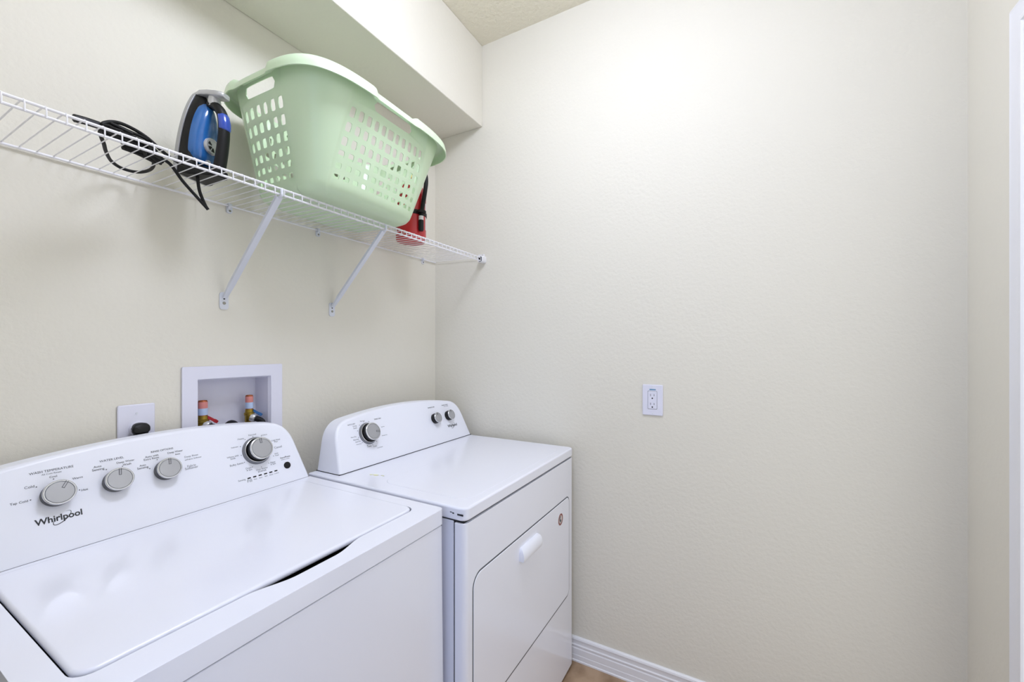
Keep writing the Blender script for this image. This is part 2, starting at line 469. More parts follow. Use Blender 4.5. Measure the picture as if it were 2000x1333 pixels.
lettering([(-0.216, -0.187, 1.041, 'All Cold Rinses'), (0.031, 0.061, 1.018, 'Deep Rinse'), (0.030, 0.068, 1.0118, 'w/Fabric Softener'), (0.033, 0.052, 0.9955, 'Fabric'), (0.027, 0.056, 0.9905, 'Softener'),
           (0.194, 0.215, 1.0415, 'Normal'), (0.230, 0.246, 1.035, 'Colors'), (0.163, 0.180, 1.0355, 'Heavy'), (0.142, 0.160, 1.0175, 'Delicates'), (0.126, 0.156, 0.9945, 'Whites with'), (0.134, 0.147, 0.9897, 'Soak'),
           (0.129, 0.164, 0.972, 'Bulky Items'), (0.167, 0.182, 0.9557, 'Drain'), (0.168, 0.183, 0.950, '& Spin'), (0.193, 0.226, 0.945, 'Clean Washer'), (0.254, 0.281, 1.014, 'Cold Wash'), (0.262, 0.272, 1.0093, 'Plus'),
           (0.258, 0.281, 0.993, 'Casual'), (0.254, 0.266, 0.976, 'Quick'), (0.255, 0.266, 0.971, 'Wash'), (0.237, 0.251, 0.955, 'Rinse'), (0.236, 0.251, 0.9495, '& Spin'),
           (0.141, 0.160, 0.929, 'Sensing'), (0.164, 0.176, 0.923, 'Fill'), (0.181, 0.190, 0.923, 'Wash'), (0.196, 0.205, 0.923, 'Rinse'), (0.212, 0.220, 0.923, 'Spin'), (0.226, 0.236, 0.923, 'Done'), (0.241, 0.253, 0.923, 'Locked'), (0.270, 0.295, 0.955, 'hold to cancel')],
          Wf, M['ink_light'], 'panel_caption', wm, WO, 'pale grey small print')
bm = BM()
for x, z in ((-0.2, 1.029), (-0.165, 0.997), (-0.225, 1.0205), (-0.235, 0.9988), (-0.118, 1.0268), (-0.09, 1.027), (-0.042, 1.0095), (-0.025, 1.026), (0.205, 1.0362), (0.229, 1.0335), (0.182, 1.032), (0.166, 1.016), (0.163, 0.993), (0.167, 0.973), (0.185, 0.956), (0.209, 0.950), (0.250, 0.971), (0.232, 0.955), (0.254, 0.996)):
    bm = BM(); bm.lathe([(0.0011, 0), (0.0011, 0.0004)], Wf(x, z), 10)
    bm.out('setting_dot', M['ink'], wm, WO, smooth=False)
put = BM(); put_text(put, 'STATUS', Wf(0.2085, 0.9392), width=0.023); put.out('panel_mark', M['ink'], wm, WO, smooth=False)
bm = BM(); put_text(bm, 'Whirlpool', Wf(-0.2, 0.9525), width=0.068, height=0.0165, bold=0.00022)
swirl(bm, Wf(-0.1955, 0.9525), 0.0165, 0.0068)
bm.out('logo', M['logo_ink'], wm, WO, smooth=False)['label'] = 'charcoal maker lettering with a swirl'
for (fx, fy_) in ((-0.31, -0.66), (0.31, -0.66), (-0.31, -0.09), (0.31, -0.09)):
    zf = 0.015 * (-fx) if True else 0
    bm = BM(); bm.lathe([(0.020, zf + 0.0005), (0.020, zf + 0.010), (0.008, zf + 0.012), (0.008, 0.034)], Matrix.Translation((WX + fx, fy_, 0)), 20)
    bm.out('leveling_foot', M['black'], wm, WO)

# ------------------------------------------------------------------ dryer
DO = Vector((-0.413, -0.44, 0.0)); DT = 0.893; DF = -0.243; DX = -0.397
dr = thing('clothes_dryer', 'white front-loading clothes dryer with yellow stain on top, beside the right wall', 'dryer', DO)
x0, x1 = -0.790, -0.036
bm = BM(); bm.box(x0 + 0.003, x1 - 0.003, -0.714, -0.125, 0.02, 0.855); bm.out('cabinet', M['enamel'], dr, DO, bevel=0.003)
bm = BM(); bm.box(x0 + 0.006, x1 - 0.006, -0.745, -0.13, 0.850, 0.8595); bm.out('seam_gap', M['dark_void'], dr, DO)
bm = BM(); bm.box(x0 + 0.007, x1 - 0.007, -0.7215, -0.713, 0.03, 0.855); bm.out('side_seam', M['dark_void'], dr, DO)
# front panel: a shell whose sides wrap back, with the opening for the door
bm = BM()
bm.prism(rrect(x0, x1, -0.753, -0.7205, (0.016, 0.016, 0.001, 0.001), 6), lambda a, b: (a, b, 0.012), lambda a, b: (a, b, 0.853))
fp = bm.out('front_panel', M['enamel'], dr, DO, bevel=0.004)
# top
bm = BM(); bm.prism(rrect(x0, x1 + 0.001, -0.755, -0.125, (0.020, 0.020, 0.006, 0.006), 7), lambda a, b: (a, b, 0.8585), lambda a, b: (a, b, DT))
bm.out('top_panel', M['enamel'], dr, DO, bevel=0.008, seg=4)
# raised pressing of the top
bm = BM(); bm.prism(rrect(x0 + 0.05, x1 - 0.055, -0.725, -0.40, 0.05, 10), lambda a, b: (a, b, DT - 0.002), lambda a, b: (a, b, DT + 0.0006))
bm.out('top_pressing', M['enamel'], dr, DO, bevel=0.0029, seg=4)
# door with groove
dl, drr, db, dt_ = -0.7535, -0.083, 0.318, 0.706
bm = BM(); ol = rrect(dl - 0.0038, drr + 0.0038, db - 0.0052, dt_ + 0.0045, (0.026, 0.026, 0.026, 0.040), 8); il = rrect(dl, drr, db, dt_, (0.022, 0.022, 0.022, 0.036), 8)
bm.prism(ol, lambda a, b: (a, -0.7525, b), lambda a, b: (a, -0.7534, b)); bm.out('door_groove', M['groove'], dr, DO, smooth=False)
bm = BM(); bm.prism(il, lambda a, b: (a, -0.7548, b), lambda a, b: (a, -0.740, b))
door = bm.out('door', M['enamel'], dr, DO, bevel=0.002)
# handle: a hooded pull
bm = BM()
hx0_, hx1_ = -0.505, -0.371
secs = [(0.674, -0.7540, 0.010), (0.673, -0.7600, 0.006), (0.668, -0.7660, 0.002), (0.661, -0.7700, 0), (0.648, -0.7725, 0), (0.637, -0.7720, 0.0), (0.6325, -0.7690, 0.001), (0.633, -0.7540, 0.002)]
bm.rings([[(hx0_ + ins, y, z), (hx0_ + ins + 0.008, y - 0.0015, z), (hx1_ - ins - 0.008, y - 0.0015, z), (hx1_ - ins, y, z), (hx1_ - ins, -0.7535, z), (hx0_ + ins, -0.7535, z)] for z, y, ins in secs])
bm.out('handle', M['plastic_white'], door, DO, bevel=0.003)
bm = BM(); m4 = Matrix(((1, 0, 0, -0.172), (0, 0, -1, -0.7548), (0, 1, 0, 0.6455), (0, 0, 0, 1)))
bm.use(M['badge_pale']).lathe([(0.0225, 0), (0.0225, 0.0006)], m4, 30)
bm.use(M['badge_red']).lathe([(0.0215, 0.0006), (0.0215, 0.001), (0.0155, 0.001), (0.0155, 0.0006)], m4, 30, cap=False)
bm.use(M['ink'])
bm.tube([m4 @ Vector((0.009 * math.cos(math.radians(a_)), 0.003 + 0.009 * math.sin(math.radians(a_)), 0.0008)) for a_ in range(100, 300, 25)], 0.0017, n=6, smooth=2)
bm.lathe([(0.0055, 0.0006), (0.0055, 0.0011)], m4 @ Matrix.Translation((-0.001, -0.005, 0)), 16)
bm.out('badge', None, door, DO)['label'] = 'small round red and grey sticker'
console(DX, 0.3635, DF, DT, -0.128, 1.056, 1.077, 'control_console', dr, DO, 0.0022)
Df = lambda x, z: face(x, z, DF, DT)
dial_ring(dr, DO, Df(-0.609, 0.997), 0.032, 0.0372, 0.009)
add_knob(dr, DO, Df(-0.609, 0.997) @ Matrix.Translation((0, 0, 0.004)), 0.030, 0.026, M['black'], M['silver'], math.radians(-10), 0.6, 'cycle_knob')
add_knob(dr, DO, Df(-0.248, 0.995), 0.0215, 0.024, M['black'], M['silver'], math.radians(95), 0.5)
add_knob(dr, DO, Df(-0.156, 0.995), 0.0215, 0.024, M['black'], M['silver'], math.radians(95), 0.5)
lettering([(-0.271, -0.227, 1.0425, 'TEMPERATURE'), (-0.178, -0.134, 1.0425, 'WRINKLE SHIELD'), (-0.684, -0.652, 1.0365, 'AUTO DRY'), (-0.567, -0.534, 1.0385, 'TIMED DRY')],
          Df, M['ink'], 'panel_heading', dr, DO, 'dark grey printed heading')
lettering([(-0.165, -0.135, 1.0365, 'Less Wrinkling'), (-0.629, -0.610, 1.041, 'Normal'), (-0.683, -0.661, 0.995, 'More Dry'), (-0.676, -0.655, 0.986, 'Normal'), (-0.670, -0.648, 0.978, 'Less Dry'), (-0.669, -0.648, 0.9695, 'Heavy Duty'),
           (-0.545, -0.529, 1.008, 'High Heat'), (-0.552, -0.526, 0.9785, 'Wrinkle Free'), (-0.628, -0.610, 0.955, 'Casual'), (-0.602, -0.588, 0.951, 'Cool'), (-0.588, -0.562, 0.943, 'Cool Down'), (-0.664, -0.648, 1.029, 'Energy'), (-0.664, -0.65, 1.023, 'Save')],
          Df, M['ink_light'], 'panel_caption', dr, DO, 'pale grey small print')
bm = BM()
for a in range(0, 360, 30):
    bm = BM(); bm.lathe([(0.0013, 0), (0.0013, 0.0004)], Df(-0.609, 0.997) @ Matrix.Translation((0.044 * math.cos(math.radians(a + 8)), 0.044 * math.sin(math.radians(a + 8)), 0)), 10)
    bm.out('setting_dot', M['ink'], dr, DO, smooth=False)
bm = BM(); put_text(bm, 'Whirlpool', Df(-0.146, 0.951), width=0.066, height=0.016, bold=0.00022)
swirl(bm, Df(-0.1415, 0.951), 0.016, 0.0066)
bm.out('logo', M['logo_ink'], dr, DO, smooth=False)['label'] = 'small charcoal maker lettering with a swirl'
# the yellow stain and paint chips
def blob(bm, cx, cy, rx, ry, z, seed, n=16):
    rnd = random.Random(seed)
    pts = [(cx + rx * (0.6 + 0.6 * rnd.random()) * math.cos(2 * PI * i / n), cy + ry * (0.6 + 0.6 * rnd.random()) * math.sin(2 * PI * i / n)) for i in range(n)]
    bm.prism(pts, lambda a, b: (a, b, z), lambda a, b: (a, b, z + 0.0004))
bm = BM(); blob(bm, -0.699, -0.338, 0.006, 0.012, DT + 0.0001, 3); blob(bm, -0.704, -0.322, 0.004, 0.006, DT + 0.0001, 5); blob(bm, -0.693, -0.362, 0.003, 0.008, DT + 0.0001, 8)
bm.out('stain', M['stain'], dr, DO, smooth=False)['label'] = 'faint yellow stain'
for k, (y, z, ly, lz) in enumerate(((-0.738, 0.8755, 0.009, 0.0022), (-0.716, 0.8765, 0.003, 0.0016), (-0.709, 0.878, 0.003, 0.001))):
    bm = BM(); bm.box(x0 - 0.0004, x0 + 0.001, y - ly, y + ly, z - lz, z + lz)
    bm.out('paint_chip', M['chip'], dr, DO, smooth=False)
for (fx, fy_) in ((-0.75, -0.70), (-0.075, -0.70), (-0.75, -0.17), (-0.075, -0.17)):
    bm = BM(); bm.lathe([(0.018, 0), (0.018, 0.010), (0.008, 0.011), (0.008, 0.03)], Matrix.Translation((fx, fy_, 0)), 18)
    bm.out('leveling_foot', M['black'], dr, DO)

# ------------------------------------------------------------------ wire shelf
SZ = 1.7355
SO = Vector((-1.2, 0, SZ))
sh = thing('wire_shelf', 'long white wire shelf with two diagonal braces along the back wall', 'shelf', SO)
bm = BM(); sx0 = ALCOVE + 0.004
x = -0.012
while x > sx0:
    j = 0
    pts = [(x, -0.005, SZ - 0.0012), (x, -0.284, SZ - 0.0072), (x, -0.291, SZ - 0.0085), (x, -0.2975, SZ - 0.0125), (x, -0.300, SZ - 0.020), (x, -0.300, SZ - 0.032)]
    bm.tube(pts, 0.00125, n=6, smooth=0)
    x -= 0.0254
bm.out('wire_deck', M['wire'], sh, SO)
for (y, z, r, nm) in ((-0.0075, SZ - 0.0048, 0.0028, 'back_rail'), (-0.2945, SZ - 0.0128, 0.0028, 'front_rail'), (-0.2965, SZ - 0.0290, 0.0027, 'front_rail')):
    bm = BM(); bm.tube([(sx0, y, z), (-0.006, y, z)], r, n=10, smooth=0); bm.out(nm, M['wire'], sh, SO)
for (xt, xf, zf) in ((-0.987, -0.9795, 1.452), (-0.6225, -0.605, 1.456)):
    # brace: folded steel strip from the front rail down to the wall
    a = Vector((xt, -0.292, SZ - 0.034)); f_ = Vector((xf, -0.006, zf))
    d = (f_ - a).normalized(); sd = Vector((1, 0, 0)); up = d.cross(sd).normalized()
    if up.y > 0: up = -up
    bm = BM(); hw_ = 0.0082
    sect = [(-hw_, 0), (hw_, 0), (hw_, -0.009), (hw_ - 0.0016, -0.009), (hw_ - 0.0016, -0.0016), (-hw_ + 0.0016, -0.0016), (-hw_ + 0.0016, -0.009), (-hw_, -0.009)]
    bm.rings([[p + sd * (u * sc) + up * (v * sc + 0.004) for u, v in sect] for p, sc in ((a, 1.0), (a.lerp(f_, 0.85), 1.0), (f_, 0.72))])
    # hook over the rails
    bm.tube([(xt, -0.286, SZ - 0.036), (xt, -0.302, SZ - 0.034), (xt, -0.304, SZ - 0.024), (xt, -0.3025, SZ - 0.016)], 0.004, n=8, smooth=4)
    br = bm.out('support_brace', M['wire_metal'], sh, SO, bevel=0.0006, seg=2)
    bm = BM(); bm.prism(rrect(xf - 0.0125, xf + 0.0125, zf - 0.036, zf + 0.016, 0.008, 5), lambda u, v: (u, -0.0005, v), lambda u, v: (u, -0.0035, v))
    bm.out('foot_plate', M['wire_metal'], br, SO, bevel=0.0008)
    bm = BM(); m4 = Matrix(((1, 0, 0, xf), (0, 0, -1, -0.003), (0, 1, 0, zf - 0.017), (0, 0, 0, 1)))
    bm.lathe([(0.0045, 0), (0.0042, 0.0018), (0.002, 0.0028)], m4, 16); bm.out('screw', M['screw'], br, SO)
    bm = BM(); m4 = Matrix(((1, 0, 0, xf), (0, 0, -1, -0.003), (0, 1, 0, zf - 0.004), (0, 0, 0, 1)))
    bm.lathe([(0.0026, 0), (0.0026, 0.0008)], m4, 12); bm.out('screw_hole', M['chip'], br, SO)
for xcl in (-0.0965, -0.665, -0.965):
    bm = BM()
    bm.prism(rrect(xcl - 0.008, xcl + 0.008, SZ - 0.026, SZ + 0.004, 0.005, 4), lambda u, v: (u, -0.0005, v), lambda u, v: (u, -0.005, v))
    bm.tube([(xcl - 0.004, -0.004, SZ - 0.013), (xcl - 0.004, -0.012, SZ - 0.011), (xcl - 0.004, -0.014, SZ - 0.004), (xcl - 0.004, -0.008, SZ + 0.001)], 0.003, n=8, smooth=4)
    cl = bm.out('wall_clip', M['wire_metal'], sh, SO)
    bm = BM(); m4 = Matrix(((1, 0, 0, xcl + 0.001), (0, 0, -1, -0.0045), (0, 1, 0, SZ - 0.019), (0, 0, 0, 1)))
    bm.lathe([(0.0036, 0), (0.003, 0.0018)], m4, 14); bm.out('screw', M['screw'], cl, SO)
bm = BM(); bm.prism(rrect(-0.309, -0.281, SZ - 0.036, SZ - 0.004, 0.008, 5), lambda u, v: (-0.0005, u, v), lambda u, v: (-0.034, u, v))
bm.prism(rrect(-0.300, -0.262, SZ - 0.012, SZ + 0.008, 0.005, 5), lambda u, v: (-0.0005, u, v), lambda u, v: (-0.004, u, v))
eb = bm.out('end_bracket', M['wire'], sh, SO, bevel=0.002)
bm = BM(); m4 = Matrix(((0, 0, -1, -0.004), (1, 0, 0, -0.288), (0, 1, 0, SZ + 0.001), (0, 0, 0, 1)))
bm.lathe([(0.004, 0), (0.0035, 0.002)], m4, 14); bm.out('screw', M['screw'], eb, SO)
bm = BM(); bm.prism(rrect(-0.304, -0.287, SZ - 0.033, SZ - 0.010, 0.006, 5), lambda u, v: (-0.0336, u, v), lambda u, v: (-0.0345, u, v))
bm.out('bracket_socket', M['dark_void'], eb, SO)

# ------------------------------------------------------------------ laundry basket
BC = dict(cx=-0.726, cy=-0.245, phi=0.043, a0=0.207, b0=0.160, a1=0.289, b1=0.204, z0=SZ + 0.002, zt=2.026, n=4.03, dy=0.04)
def sring(th, t, off=0.0, inset=0.0):
    B = BC
    a = B['a0'] + (B['a1'] - B['a0']) * t + off - inset; b_ = B['b0'] + (B['b1'] - B['b0']) * t + off - inset
    c, s_ = math.cos(th), math.sin(th)
    x = a * math.copysign(abs(c) ** (2 / B['n']), c); y = b_ * math.copysign(abs(s_) ** (2 / B['n']), s_)
    cp_, sp = math.cos(B['phi']), math.sin(B['phi'])
    return Vector((B['cx'] + x * cp_ - y * sp, B['cy'] + B['dy'] * (1 - max(0, min(1, t))) + x * sp + y * cp_, B['z0'] + (B['zt'] - B['z0']) * t))
NT = 1440
_th = [2 * PI * i / NT for i in range(NT + 1)]
_m = [sring(a, 0.5) for a in _th]
_cum = [0.0]
for p, q_ in zip(_m, _m[1:]): _cum.append(_cum[-1] + (q_ - p).length)
_tot = _cum[-1]
import bisect
def th_of(u):
    u = u % 1.0; target = u * _tot
    i = min(max(bisect.bisect_right(_cum, target) - 1, 0), NT - 1)
    f_ = (target - _cum[i]) / max(1e-9, _cum[i + 1] - _cum[i])
    return _th[i] + (_th[i + 1] - _th[i]) * f_
PIN = 0.0
def bpt(u, t, ins=0.0):
    r_ = ins
    if t < 0.085: r_ += 0.022 * (1 - math.sqrt(max(0, 1 - (1 - t / 0.085) ** 2)))
    return sring(th_of(u), t, inset=r_)
ROWS = [(0.0, 0.03, 0), (0.03, 0.065, 0), (0.065, 0.10, 0), (0.10, 0.20, 1), (0.20, 0.30, 2), (0.30, 0.41, 3), (0.41, 0.535, 4), (0.535, 0.67, 5), (0.67, 0.81, 6), (0.81, 0.84, 0), (0.84, 0.965, 9), (0.965, 1.0, 0)]
HFR = {1: 0.46, 2: 0.54, 3: 0.60, 4: 0.64, 5: 0.63, 6: 0.68}
def wfront(t): return 0.138 - 0.053 * t
def wside(t, side): return 0.0
# sections around the body: each gives u(s, t), number of columns, whether it is perforated
def sec_front(c):   return lambda s_, t: c - wfront(t) + 2 * wfront(t) * s_
def sec_left(s_, t): return 0.426 + 0.1165 * s_ + (1 - t) * 0.006 * (2 * s_ - 1)
def sec_right(s_, t): return -0.0425 + 0.1165 * s_ + (1 - t) * 0.006 * (2 * s_ - 1)
F1, F2 = sec_front(0.75), sec_front(0.25)
def between(A, sa, B_, sb, wrap=0): return lambda s_, t: A(sa, t) + (B_(sb, t) + wrap - A(sa, t)) * s_
SECS = [(sec_right, 6, True, 0.58), (between(sec_right, 1, F2, 0), 6, False, 0), (F2, 11, True, 0.60), (between(F2, 1, sec_left, 0), 5, False, 0),
        (sec_left, 6, True, 0.58), (between(sec_left, 1, F1, 0), 6, False, 0), (F1, 11, True, 0.60), (between(F1, 1, sec_right, 0, 1), 6, False, 0)]
KS = 4
bb = bmesh.new(); vcache = {}
EDGE = 0.007
def bv(fu, s_, t):
    ins = PIN * max(0.0, min(1.0, min(s_, 1 - s_) / EDGE)) * max(0.0, min(1.0, (1.0 - t) / 0.035))
    p = bpt(fu(s_, t), t, ins); k = (round(p.x, 5), round(p.y, 5), round(p.z, 5))
    if k not in vcache: vcache[k] = bb.verts.new(p)
    return vcache[k]
def bface(vs):
    vs = [v for i, v in enumerate(vs) if v is not vs[i - 1]]
    if len(vs) >= 3:
        try: bb.faces.new(vs)
        except ValueError: pass
def plain(fu, s0, s1, t0, t1, ks, kt=2):
    for i in range(ks):
        for j in range(kt):
            a, b_ = s0 + (s1 - s0) * i / ks, s0 + (s1 - s0) * (i + 1) / ks
            c, d = t0 + (t1 - t0) * j / kt, t0 + (t1 - t0) * (j + 1) / kt
            bface([bv(fu, a, c), bv(fu, b_, c), bv(fu, b_, d), bv(fu, a, d)])
def holed(fu, s0, s1, t0, t1, hs0, hs1, ht0, ht1, ks, kt=2, rx=0.45):
    """rectangular cell around one rounded hole"""
    border = [(s0 + (s1 - s0) * i / ks, t0) for i in range(ks)] + [(s1, t0 + (t1 - t0) * j / kt) for j in range(kt)] + \
             [(s1 - (s1 - s0) * i / ks, t1) for i in range(ks)] + [(s0, t1 - (t1 - t0) * j / kt) for j in range(kt)]
    cs, ct = (hs0 + hs1) / 2, (ht0 + ht1) / 2; a, b_ = (hs1 - hs0) / 2, (ht1 - ht0) / 2
    hole = []
    ws, wt = (s1 - s0) / 2, (t1 - t0) / 2; bs, bt = (s0 + s1) / 2, (t0 + t1) / 2
    for s_, t_ in border:
        x, y = (s_ - bs) / ws, (t_ - bt) / wt
        k = (abs(x) ** rx_n + abs(y) ** rx_n) ** (1 / rx_n)
        hole.append((cs + a * x / k, ct + b_ * y / k))
    n_ = len(border)
    for i in range(n_):
        j = (i + 1) % n_
        A, B_, Cc, D = border[i], border[j], hole[j], hole[i]
        bface([bv(fu, *A), bv(fu, *B_), bv(fu, *Cc), bv(fu, *D)])
rx_n = 4.5
for fu, nc, perf, wfrac in SECS:
    PIN = 0.0032 if perf else 0.0
    e_ = EDGE if perf else 0.0
    for (t0, t1, kind) in ROWS:
        kt_ = 1 if kind == 0 else 2
        if perf:
            plain(fu, 0, e_, t0, t1, 1, kt_); plain(fu, 1 - e_, 1, t0, t1, 1, kt_)
        if perf and 1 <= kind <= 6:
            for i in range(nc):
                s0, s1 = e_ + (1 - 2 * e_) * i / nc, e_ + (1 - 2 * e_) * (i + 1) / nc
                m_, hh = (s0 + s1) / 2, (t1 - t0) * HFR[kind] / 2
                tc_ = (t0 + t1) / 2
                hw_ = (s1 - s0) * wfrac / 2
                holed(fu, s0, s1, t0, t1, m_ - hw_, m_ + hw_, tc_ - hh, tc_ + hh, KS)
        elif perf and kind == 9:
            rx_n = 6.0
            if nc == 11: hs = (0.235, 0.765)
            else: hs = (0.19, 0.86) if fu is sec_left else (0.14, 0.81)
            holed(fu, e_, 1 - e_, t0, t1, hs[0], hs[1], 0.858, 0.952, nc * KS)
            rx_n = 4.5
        else:
            plain(fu, e_, 1 - e_, t0, t1, nc * KS, kt_)
# bottom
ringb = []; prev = []
for fu, nc, perf, _w in SECS:
    e_ = EDGE if perf else 0.0; PIN = 0.0032 if perf else 0.0
    for s_ in ([0.0] if perf else []) + [e_ + (1 - 2 * e_) * i / (nc * KS) for i in range(nc * KS)] + ([1 - e_] if perf else []):
        ringb.append(fu(s_, 0.0)); prev.append(bv(fu, s_, 0.0))
for ins in (0.05, 0.10):
    cur = [bb.verts.new(sring(th_of(u), 0.0, inset=ins)) for u in ringb]
    for i in range(len(ringb)):
        j = (i + 1) % len(ringb); bface([prev[i], prev[j], cur[j], cur[i]])
    prev = cur
bb.faces.new(prev)
BO = Vector((-0.726, -0.205, SZ))
bk = thing('laundry_basket', 'sage green plastic laundry basket with square holes on the wire shelf', 'laundry basket', BO)
q = BM(); q.b.free(); q.b = bb
o = q.out('basket_body', M['green'], bk, BO, angle=60)
md = o.modifiers.new('thickness', 'SOLIDIFY'); md.thickness = 0.0025; md.offset = -1
md = o.modifiers.new('crisp holes', 'EDGE_SPLIT'); md.split_angle = math.radians(50)
# rim: a rolled lip that dips at the four handles
def smooth01(x): x = max(0, min(1, x)); return x * x * (3 - 2 * x)
def dip(u):
    u = u % 1.0; r_ = 0
    for c, h_ in ((0.742, 0.048), (0.258, 0.048), (0.488, 0.043), (0.012, 0.043)):
        d = abs((u - c + 0.5) % 1.0 - 0.5)
        r_ = max(r_, smooth01((h_ - d) / 0.007))
    return r_
bm = BM(); rs = []
NR = 220
for i in range(NR):
    u = i / NR; th = th_of(u); d = dip(u)
    P = []
    for off, dz_ in ((-0.003, -0.003), (0.0, 0.003), (0.007, 0.006), (0.016, 0.004), (0.0225, -0.004), (0.0255, -0.018), (0.0265, -0.030), (0.0240, -0.0302), (0.0225, -0.017), (0.0195, -0.006), (0.014, -0.001), (0.004, -0.004)):
        off2 = off * (1 - 0.30 * d) if off > 0 else off
        dz2 = dz_ * (1 - 0.35 * d) - 0.007 * d
        p = sring(th, 1.0, off=off2); p.z += dz2; P.append(p)
    rs.append(P)
bm.rings(rs, close=True)
bm.out('rim', M['green'], bk, BO, angle=70)['label'] = 'rolled rim dipping at the handles'
# bottom ring foot on the wires
# ------------------------------------------------------------------ fire extinguisher behind the basket
EX, EY = -0.352, -0.165
EO = Vector((EX, EY, SZ))
ex = thing('fire_extinguisher', 'red fire extinguisher with black hose standing right of the green basket', 'fire extinguisher', EO)
m4 = Matrix.Translation(EO)
bm = BM(); bm.lathe([(0.052, 0.0005), (0.060, 0.006), (0.061, 0.02), (0.061, 0.185), (0.057, 0.212), (0.045, 0.232), (0.026, 0.244), (0.018, 0.248), (0.018, 0.262)], m4, 40)
bm.out('cylinder', M['red'], ex, EO, angle=50)
bm = BM(); n = 40
rs = []
for h_ in (0.05, 0.16):
    rs.append([m4 @ Vector((0.0616 * math.cos(a), 0.0616 * math.sin(a), h_)) for a in [math.radians(-70 + 85 * k / 20) for k in range(21)]])
V = [[bm.b.verts.new(p) for p in r_] for r_ in rs]
for i in range(20): bm.b.faces.new((V[0][i], V[0][i + 1], V[1][i + 1], V[1][i]))
bm.out('label_sheet', M['label'], ex, EO)
bm = BM(); bm.lathe([(0.017, 0.258), (0.020, 0.262), (0.020, 0.285), (0.014, 0.292)], m4, 24); bm.out('valve', M['brass'], ex, EO)
bm = BM(); bm.rings([[(EX - 0.07, EY - 0.010, SZ + z), (EX - 0.07, EY + 0.010, SZ + z), (EX + 0.02, EY + 0.012, SZ + z2), (EX + 0.02, EY - 0.012, SZ + z2)] for z, z2 in ((0.293, 0.288), (0.299, 0.294))])
bm.rings([[(EX - 0.065, EY - 0.008, SZ + z), (EX - 0.065, EY + 0.008, SZ + z), (EX + 0.02, EY + 0.010, SZ + z2), (EX + 0.02, EY - 0.010, SZ + z2)] for z, z2 in ((0.272, 0.272), (0.276, 0.278))])
bm.out('lever', M['black'], ex, EO, bevel=0.0015)
hd = Vector((0.10, -0.99, 0)).normalized()
def ep(r_, h_, turn=0.0):
    c, s_ = math.cos(turn), math.sin(turn)
    v = Vector((hd.x * c - hd.y * s_, hd.x * s_ + hd.y * c, 0)) * r_
    return EO + v + Vector((0, 0, h_))
TB = -0.34                                       # the hose wanders round the cylinder on its way down
bm = BM()
bm.tube([ep(0.015, 0.272, 0.05), ep(0.040, 0.290, 0.05), ep(0.064, 0.282, 0.04), ep(0.075, 0.245, 0.0), ep(0.075, 0.19, -0.12), ep(0.073, 0.14, -0.24), ep(0.0715, 0.095, TB)], 0.0085, n=12, smooth=8)
bm.out('hose', M['rubber'], ex, EO)
bm = BM(); bm.lathe([(0.0095, 0.0), (0.0095, -0.016)], Matrix.Translation(ep(0.0715, 0.095, TB)), 16); bm.out('hose_collar', M['label'], ex, EO)
bm = BM(); bm.lathe([(0.009, -0.015), (0.0105, -0.02), (0.0105, -0.055), (0.008, -0.06)], Matrix.Translation(ep(0.0715, 0.095, TB)), 16); bm.out('nozzle', M['black'], ex, EO)
bm = BM(); rr = [(0.0618, 0.104), (0.0640, 0.106), (0.0640, 0.120), (0.0618, 0.122)]
bm.lathe(rr, m4, 40, cap=False)
bm.tube([ep(0.062, 0.113, TB + 0.24), ep(0.078, 0.113, TB + 0.18), ep(0.084, 0.113, TB + 0.02), ep(0.078, 0.113, TB - 0.14), ep(0.062, 0.113, TB - 0.20)], 0.006, n=8, smooth=5)
bm.out('hose_strap', M['black'], ex, EO)

# ------------------------------------------------------------------ steam iron standing on its heel
IO = Vector((-1.098, -0.155, SZ))
ir = thing('steam_iron', 'black and blue steam iron standing upright on the wire shelf', 'iron', IO)
ir.rotation_euler = (0, 0, math.radians(20))
LEAN = math.tan(math.radians(5.0))
def ip(x, y, z): return Vector((0.84 * x, 0.84 * y - 0.92 * z * LEAN, 0.92 * z))     # iron frame: x width, y towards the sole, z along its length
def half(z, w=1.0, tipz=0.248):
    """half width of the sole at length z"""
    k = max(0.0, min(1.0, z / tipz))
    return w * 0.054 * (max(0.0, 1 - k ** 2.3)) ** 0.72
def plan(z0, z1, w, tipz, n=16):
    zs = [z0 + (z1 - z0) * (i / n) ** 0.8 for i in range(n + 1)]
    L = [(half(z, w, tipz), z) for z in zs]
    return L + [(-x, z) for x, z in reversed(L) if x > 1e-5]
def layer(bm, specs):
    rs = []
    for (y, z0, z1, w, tz) in specs:
        rs.append([ip(x, y, z) for x, z in plan(z0, z1, w, tz)])
    n_ = min(len(r_) for r_ in rs); rs = [r_[:n_] for r_ in rs]
    bm.rings(rs)
def iplan(y, z0, z1, w, tz): return (y, z0, z1, w, tz)
bm = BM(); layer(bm, [(0.058, 0.004, 0.2475, 1.0, 0.248), (0.052, 0.002, 0.2478, 1.03, 0.2485), (0.044, 0.002, 0.2478, 1.03, 0.2485)])
bm.out('soleplate', M['steel'], ir, None, bevel=0.001)
bm = BM(); layer(bm, [(0.0445, 0.0015, 0.243, 0.97, 0.2435), (0.034, 0.001, 0.2405, 0.95, 0.241), (0.022, 0.001, 0.233, 0.88, 0.2335), (0.014, 0.001, 0.222, 0.78, 0.2225), (0.011, 0.001, 0.212, 0.66, 0.2125)])
bm.out('iron_body', M['black'], ir, None, angle=50)
